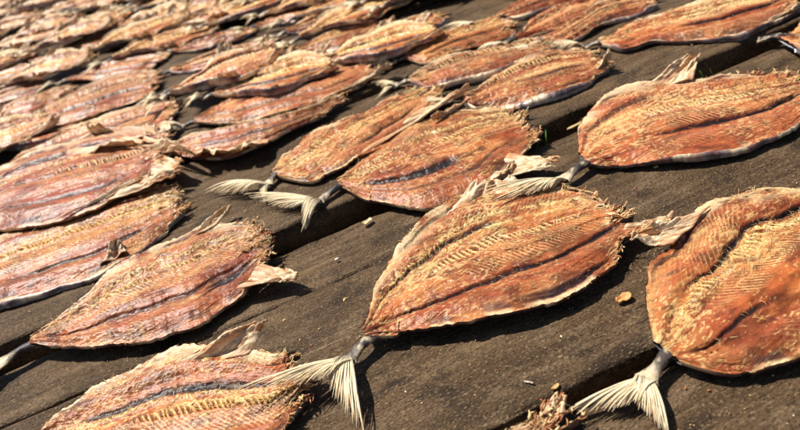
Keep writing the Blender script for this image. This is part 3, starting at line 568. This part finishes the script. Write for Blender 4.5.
{'n': 'P', 'T': (0.2516, 0.8712), 'H': (0.4242, 0.8955), 'label': 'split fish with white silver rim at the top, right of centre', 'lift': 0.0, 'seed': 59, 'res': 2, 'st': {'silver': 1.0, 'grooves': [(0.1, 0.2, 0.9, 0.6, 0.05)], 'bones': [0.3]}, 'far': [(0.2875, 0.8985), (0.3447, 0.9326), (0.4039, 0.9479)], 'near': [(0.2718, 0.8356), (0.3305, 0.8614), (0.3874, 0.8783)], 'flaps': []},
{'n': 'U', 'T': (0.0672, 0.9451), 'H': (0.2337, 0.9419), 'label': 'tan split fish above the narrow red one, tail pointing left', 'lift': 0.0, 'seed': 61, 'res': 2, 'st': {'grooves': [(-0.3, 0.2, 0.9, 0.6, 0.05)], 'bones': [0.4, 0.1]}, 'far': [(0.1068, 0.9813), (0.1672, 1.0062), (0.2242, 1.0108)], 'near': [(0.0923, 0.9038), (0.1452, 0.9112), (0.2047, 0.9136)], 'flaps': []},
{'n': 'L', 'T': (-0.5918, 1.0863), 'H': (-0.3307, 1.1219), 'label': 'pale orange split fish near left edge with dark shadow along its rim', 'lift': 0.004, 'seed': 67, 'res': 3, 'st': {'comb': (0.2, 0.2, 0.9), 'grooves': [(-0.3, 0.4, 0.9, 0.6, 0.05)], 'bones': [0.5], 'striae': (-0.4, 0.2, 0.2, 1.0), 'red': 0.1}, 'far': [(-0.5629, 1.1251), (-0.5013, 1.1891), (-0.4362, 1.2266), (-0.3796, 1.2238)], 'near': [(-0.5165, 1.0592), (-0.4411, 1.0558), (-0.3773, 1.068), (-0.3377, 1.0816)], 'flaps': []},
{'n': 'M', 'T': (-0.5324, 0.9507), 'H': (-0.2873, 1.0018), 'label': 'fish partly covered by the torn red striped one, hooked end', 'lift': 0.0, 'seed': 71, 'res': 3, 'st': {'grooves': [(0.2, 0.2, 0.9, 0.8, 0.06)], 'bones': [0.5], 'pale': 0.4}, 'far': [(-0.5206, 1.0072), (-0.4628, 1.042), (-0.3998, 1.0539), (-0.3342, 1.0569)], 'near': [(-0.4657, 0.8897), (-0.3942, 0.8926), (-0.3408, 0.9161), (-0.2928, 0.9422)], 'flaps': [{'a': (-0.3865, 0.9204), 'b': (-0.2891, 0.9453), 't': (-0.2987, 0.8853), 'h': 0.03, 'w': 0.06}]},
{'n': 'c', 'T': (-0.6667, 1.196), 'H': (-0.5101, 1.2227), 'label': 'short looking fish at left edge with white rim above the pale orange one', 'lift': 0.0, 'seed': 73, 'res': 2, 'st': {'silver': 1.0, 'grooves': [(0.1, 0.2, 0.9, 0.6, 0.05)]}, 'far': [(-0.6443, 1.2331), (-0.5944, 1.2538), (-0.5517, 1.2715)], 'near': [(-0.6193, 1.1634), (-0.5665, 1.1661), (-0.5193, 1.1904)], 'flaps': []},
{'n': 'g101', 'T': (-0.678, 1.5069), 'H': (-0.4344, 1.5023), 'label': 'long blurred fish at upper left with dark shadow line beneath', 'lift': 0.0, 'seed': 101, 'res': 1, 'st': {}, 'flaps': []},
{'n': 'g102', 'T': (-0.5362, 1.2997), 'H': (-0.3374, 1.269), 'label': 'blurred fish with orange curled end, left of the bare plank patch', 'lift': 0.0, 'seed': 102, 'res': 1, 'st': {}, 'flaps': []},
{'n': 'g103', 'T': (-0.3033, 1.0858), 'H': (-0.0978, 1.1223), 'label': 'fish just behind the large dark-streaked one, wavy near rim', 'lift': 0.0, 'seed': 103, 'res': 1, 'st': {}, 'flaps': []},
{'n': 'g104', 'T': (-0.3159, 1.181), 'H': (-0.1256, 1.1661), 'label': 'slim fish between the wavy rimmed and the rosy one, upper left of centre', 'lift': 0.0, 'seed': 104, 'res': 1, 'st': {}, 'flaps': []},
{'n': 'g105', 'T': (-0.3269, 1.2935), 'H': (-0.1683, 1.2818), 'label': 'rosy fish ending at a dark plank gap, upper left of centre', 'lift': 0.0, 'seed': 105, 'res': 1, 'st': {}, 'flaps': []},
{'n': 'g106', 'T': (-0.1665, 1.3048), 'H': (-0.0226, 1.3138), 'label': 'fish with strong shadow under it along the dark gap, top centre', 'lift': 0.0, 'seed': 106, 'res': 1, 'st': {}, 'flaps': []},
{'n': 'g107', 'T': (-0.1065, 1.2165), 'H': (0.0255, 1.2405), 'label': 'thin fish right below the shadowed one at top centre', 'lift': 0.0, 'seed': 107, 'res': 1, 'st': {}, 'flaps': []},
{'n': 'g108', 'T': (-0.1099, 1.094), 'H': (0.0669, 1.1068), 'label': 'fish behind the large dark-streaked one, touching its head end', 'lift': 0.0, 'seed': 108, 'res': 1, 'st': {}, 'flaps': []},
{'n': 'g109', 'T': (-0.0085, 1.0459), 'H': (0.1553, 1.0697), 'label': 'fish with white specks on its rim, top centre', 'lift': 0.0, 'seed': 109, 'res': 1, 'st': {'silver': 1.0}, 'flaps': []},
{'n': 'g110', 'T': (0.2221, 0.9004), 'H': (0.3559, 0.953), 'label': 'fish between the tan one and the white rimmed one at the top', 'lift': 0.0, 'seed': 110, 'res': 1, 'st': {}, 'flaps': []},
{'n': 'g111', 'T': (0.2111, 0.9944), 'H': (0.3421, 1.0231), 'label': 'fish cut by the top edge above the tan one', 'lift': 0.0, 'seed': 111, 'res': 1, 'st': {}, 'flaps': []},
{'n': 'g112', 'T': (-0.7255, 1.3008), 'H': (-0.5612, 1.2981), 'label': 'fish at left edge, second above the pale orange one', 'lift': 0.0, 'seed': 112, 'res': 1, 'st': {}, 'flaps': []},
{'n': 'g113', 'T': (-0.8174, 1.4494), 'H': (-0.6254, 1.4207), 'label': 'fish at left edge, third above the pale orange one', 'lift': 0.0, 'seed': 113, 'res': 1, 'st': {}, 'flaps': []},
{'n': 'g114', 'T': (-0.8844, 1.6026), 'H': (-0.6809, 1.5748), 'label': 'fish at left edge under the long blurred one', 'lift': 0.0, 'seed': 114, 'res': 1, 'st': {}, 'flaps': []},
{'n': 'Bt', 'T': (-0.0872, 0.2387), 'H': (0.0617, 0.2799), 'label': 'torn orange head end of a fish at the bottom edge by the plank gap', 'lift': 0.0, 'seed': 83, 'res': 3, 'st': {'grooves': [(0.2, 0.2, 0.9, 0.6, 0.05)], 'bones': [0.4]}, 'far': [(-0.0532, 0.2527), (-0.0117, 0.2684), (0.0273, 0.2788), (0.0515, 0.2852)], 'near': [(-0.051, 0.2253), (-0.009, 0.2254), (0.0294, 0.2332), (0.0562, 0.2604)], 'flaps': [{'a': (0.0496, 0.2858), 'b': (0.0652, 0.282), 't': (0.0686, 0.291), 'h': 0.014, 'w': 0.006}]}]

GROUP = 'split fish drying on the deck'
placed = []
for d in FISH:
    T, H = np.array(d['T']), np.array(d['H'])
    a = math.atan2(H[1] - T[1], H[0] - T[0]); L = float(np.hypot(*(H - T)))
    c, s = math.cos(a), math.sin(a)
    loc = lambda p: ((p[0] - T[0]) * c + (p[1] - T[1]) * s, -(p[0] - T[0]) * s + (p[1] - T[1]) * c)
    rs = np.random.RandomState(d['seed'])
    if 'far' in d: far, near = [loc(p) for p in d['far']], [loc(p) for p in d['near']]
    else:
        L = max(L, .165); far, near = generic_edges(L, rs)
    st = dict(d['st'])
    if 'grooves' not in st: st.update(grooves=[(rs.uniform(-.5, -.2), .15, .9, .7, .05), (rs.uniform(.1, .5), .2, .9, .5, .04)], bones=[.35, .1], red=rs.uniform(0, .3), silver=st.get('silver', rs.uniform(.1, .8)))
    e = build_fish('dried_fish', L, far, near, st, d['seed'], d['res'], root=loc(d['root']) if 'root' in d else None,
                   tips=[(*loc(p), p[2]) for p in d['tips']] if 'tips' in d else None,
                   flaps=[dict(a=loc(f['a']), b=loc(f['b']), t=loc(f['t']), h=f['h'], w=f['w']) for f in d['flaps']])
    e.location = (T[0], T[1], .0015 + d['lift']); e.rotation_euler = (0, 0, a)
    e['label'] = d['label']; e['category'] = 'fish'; e['group'] = GROUP
    placed.append((T[0], T[1], a, L))

# ---- the crowd of fish farther back: six bodies, copied with their parts
def copy_tree(o, parent=None):
    c = o.copy(); COL.objects.link(c); c.parent = parent
    for ch in o.children: copy_tree(ch, c)
    return c

def in_view(p, m=60):
    q = m3.transposed() @ (Vector((p[0], p[1], 0)) - cam.location)
    if q.z > -.05: return False
    x = 400 + q.x / -q.z * FPX; y = 215 - q.y / -q.z * FPX
    return -m < x < 800 + m and -m < y < 430 + m

samples = []
for (x, y, a, L) in placed:
    for t in np.linspace(-.12, 1.0, 8): samples.append((x + math.cos(a) * L * t, y + math.sin(a) * L * t))
samples = np.array(samples)
protos, used = [], []
for k in range(6):
    rs = np.random.RandomState(300 + k); L = rs.uniform(.175, .215)
    far, near = generic_edges(L, rs)
    st = dict(grooves=[(rs.uniform(-.55, -.2), .15, .95, .8, .06), (rs.uniform(.1, .6), .2, .9, .6, .05)], bones=[.4, .1], comb=(rs.uniform(.1, .4), .2, .9), red=rs.uniform(-.2, .2), silver=rs.uniform(.1, .55), pale=.8, rimn=.010, rimf=.011, crumb=.8, tone=1.22)  # tone puts a brighter, sunlit look into the colour of these back fish
    fl = [dict(a=far[-2], b=far[-1], t=(far[-1][0] + .02, far[-1][1] + rs.uniform(.0, .02)), h=rs.uniform(.015, .03), w=.008),
          dict(a=far[2], b=far[4], t=(far[4][0], far[4][1] + rs.uniform(.0, .02)), h=rs.uniform(.02, .035), w=.02),
          dict(a=near[2], b=near[4], t=(near[3][0], near[3][1] - rs.uniform(-.01, .01)), h=rs.uniform(.02, .03), w=.02),
          dict(a=near[-2], b=near[-1], t=(near[-1][0] + rs.uniform(.02, .04), near[-1][1] + .005), h=rs.uniform(.012, .03), w=.008)]
    protos.append((build_fish('dried_fish', L, far, near, st, 300 + k, 2, flaps=fl), L)); used.append(False)
frs = np.random.RandomState(77)
row = 0; nfar = 0
DIRA = math.radians(9)
ex, en = np.array([math.cos(DIRA), math.sin(DIRA)]), np.array([-math.sin(DIRA), math.cos(DIRA)])
nn_ = 0.7
while nn_ < 4.2:
    tt_ = -2.6 + frs.uniform(0, .3)
    while tt_ < 1.2:
        p = ex * tt_ + en * (nn_ + frs.normal(0, .012)); a = DIRA + frs.normal(0, .17)
        k = frs.randint(6); L = protos[k][1]
        cpts = np.array([p + np.array([math.cos(a), math.sin(a)]) * L * t for t in (0, .35, .7, 1.0)])
        dm = np.min(np.hypot(cpts[:, None, 0] - samples[None, :, 0], cpts[:, None, 1] - samples[None, :, 1]), 1)
        mid = cpts[1:3].mean(0)
        if p[1] > .88 and (in_view(mid) or in_view(cpts[0]) or in_view(cpts[3])) and dm[1:3].min() > (.045 if p[1] < .96 else .026) and dm.min() > .018:
            if used[k]: e = copy_tree(protos[k][0])
            else: e = protos[k][0]; used[k] = True
            e.location = (p[0], p[1], .003 + frs.uniform(0.0, .016)); e.rotation_euler = (frs.normal(0.02, .035), frs.normal(0, .03), a)
            s_ = frs.uniform(.92, 1.1); e.scale = (s_, s_ * frs.uniform(.88, 1.08), 1.0)
            e['label'] = 'blurred split fish in the crowded rows farthest back, towards the upper left'; e['category'] = 'fish'; e['group'] = GROUP
            nfar += 1
        tt_ += frs.uniform(.16, .20)
    nn_ += frs.uniform(.058, .068) * (1.0 if nn_ < 1.7 else 1.15); row += 1
for k in range(6):
    if not used[k]:
        for ch in list(protos[k][0].children_recursive): bpy.data.objects.remove(ch)
        bpy.data.objects.remove(protos[k][0])
print('far fish', nfar)

# ------------------------------------------------------------------ scraps, crumbs, blades of green in the gaps
SCRAPS = [(0.147, 0.371, 0.013, 0.008, 0.3, lin(226,160,96), 'orange flake of dried flesh lying between the two foreground fish'),
(-0.0332, 0.5689, 0.011, 0.006, 0.6, lin(228,200,150), 'cream flake on the plank by the upper left rim of the centre fish'),
(0.0549, 0.3192, 0.006, 0.0011, -0.6, lin(222,204,170), 'pale sliver on the plank below the centre fish'),
(0.1608, 0.5827, 0.006, 0.003, 0.2, lin(220,180,130), 'tiny tan flake beside the thin pale fin'),
(0.2468, 0.5251, 0.004, 0.0025, 0.2, lin(240,215,160), 'small yellow flake below the upper right fish'),
(-0.0692, 0.5224, 0.003, 0.002, 0.2, lin(240,225,200), 'white speck on the plank left of the centre fish'),
(0.2101, 0.6397, 0.022, 0.004, 0.35, lin(214,184,128), 'dry straw coloured strip lying in the plank gap'),
(0.0708, 0.3087, 0.006, 0.003, 0.5, lin(206,166,104), 'tan flake on the edge of the foreground plank gap')]
TUFTS = [(0.1759, 0.6379), (0.1959, 0.643), (0.4112, 0.6891)]
for k, (x, y, ln, w, an_, col, lab) in enumerate(SCRAPS):
    nu_, nv_ = 12, 8
    S_, T_ = np.meshgrid(np.linspace(-1, 1, nu_), np.linspace(-1, 1, nv_), indexing='ij')
    wid = np.sqrt(np.clip(1.05 - S_ ** 2, 0, 1)) * (0.6 + .8 * vn(S_ * 2, 0 * T_ + k, k))
    lx = S_ * ln * .5 * (0.85 + .3 * vn(T_ * 2, 0 * S_ + k, k + 2)); ly = T_ * w * .5 * wid
    lz = .0022 + .35 * w * (T_ ** 2 * .6 + S_ ** 2 * .5) * (0.4 + vn(S_ * 2, T_ * 2, k + 1))
    Vs_ = np.stack([lx * math.cos(an_) - ly * math.sin(an_), lx * math.sin(an_) + ly * math.cos(an_), lz], -1)
    Cs_ = np.broadcast_to(col, Vs_.shape) * (0.75 + .5 * vn(S_ * 4, T_ * 4, k))[..., None]
    o = link('dried_flake', mesh_np('dried_flake', Vs_, gridq(nu_, nv_), Cs_, M_FLAP)); o.location = (x, y, 0)
    md = o.modifiers.new('Solidify', 'SOLIDIFY'); md.thickness = .0012; md.offset = 0
    o['label'] = lab; o['category'] = 'flake'; o['group'] = 'flakes of dried fish on the planks'
TUFT_LABELS = ['green grass tuft in plank gap beside the thin pale fin', 'shorter green grass tuft in the same gap, nearer the upper right fish', 'green grass tuft in the gap behind the upper right fish']
for k, (x, y) in enumerate(TUFTS):
    trs = np.random.RandomState(k + 60); nb = 40; t = np.linspace(0, 1, 6)
    b0 = np.stack([trs.normal(0, .012, nb), trs.normal(0, .004, nb)], 1); an = trs.uniform(0, 6.28, nb); ln = trs.uniform(.09, .165, nb) * (.9 if k == 1 else 1)
    out_ = ln * trs.uniform(.05, .35, nb)
    Pg = np.stack([b0[:, 0, None] + np.cos(an)[:, None] * out_[:, None] * t ** 2, b0[:, 1, None] + np.sin(an)[:, None] * out_[:, None] * t ** 2, ln[:, None] * (t - .15 * t ** 2)], -1)
    wd = trs.uniform(.0012, .0024, nb)[:, None] * (1 - .85 * t)
    cg = np.array([lin(70, 130, 40), lin(100, 150, 50), lin(50, 100, 34)])[trs.randint(0, 3, nb)][:, None, :] * np.ones((1, 6, 1))
    Vg, Qg, Cg = strands(Pg, wd, np.full_like(wd, .0002), np.stack([-np.sin(an), np.cos(an), 0 * an], 1), cg)
    e = bpy.data.objects.new('grass_tuft', None); COL.objects.link(e); e.empty_display_size = .02
    bl = link('blades', mesh_np('blades', Vg, Qg, Cg, M_GREEN), e); bl['kind'] = 'stuff'
    e.location = (x, y, -.1395); e.rotation_euler = (0, 0, TH); e['label'] = TUFT_LABELS[k]; e['category'] = 'grass'; e['group'] = 'grass tufts in the plank gaps'

crs = np.random.RandomState(8)
nc = 7000
pts = np.stack([crs.uniform(-.55, .6, nc), crs.uniform(.2, 1.1, nc)], 1)
dn = pts @ EN
keep = np.zeros(nc, bool); zt = np.zeros(nc)
for (n0, n1, da, dz) in PL:
    q = (dn > n0 + .008) & (dn < n1 - .008); keep |= q; zt[q] = dz
clus = vn(pts[:, 0] * 14, pts[:, 1] * 14, 3)
keep &= crs.rand(nc) < clus ** 2 * 1.3
pts, zt = pts[keep], zt[keep]; nc = len(pts)
r = crs.lognormal(math.log(.00034), .5, nc).clip(.0002, .0016)
t = np.linspace(0, 1, 3); an = crs.uniform(0, 6.28, nc)
Pc = np.stack([pts[:, 0, None] + np.cos(an)[:, None] * r[:, None] * 3 * (t - .5), pts[:, 1, None] + np.sin(an)[:, None] * r[:, None] * 3 * (t - .5), zt[:, None] + .0006 + r[:, None] * crs.uniform(.2, 1, nc)[:, None] * np.array([.3, 1, .5])], -1)
wd = r[:, None] * np.array([.5, 1., .4])
cc = np.array([lin(235, 215, 180), lin(220, 180, 120), lin(200, 120, 70), lin(150, 120, 90)])[crs.randint(0, 4, nc)][:, None, :] * np.ones((1, 3, 1))
Vc, Qc, Cc = strands(Pc, wd, wd * .5, np.tile([.2, 1., .1], (nc, 1)), cc)
o = link('crumbs', mesh_np('crumbs', Vc, Qc, Cc, M_CRUMB, smooth=False)); o['kind'] = 'stuff'; o['label'] = 'pale specks of dried fish scattered over the planks'; o['category'] = 'crumbs'
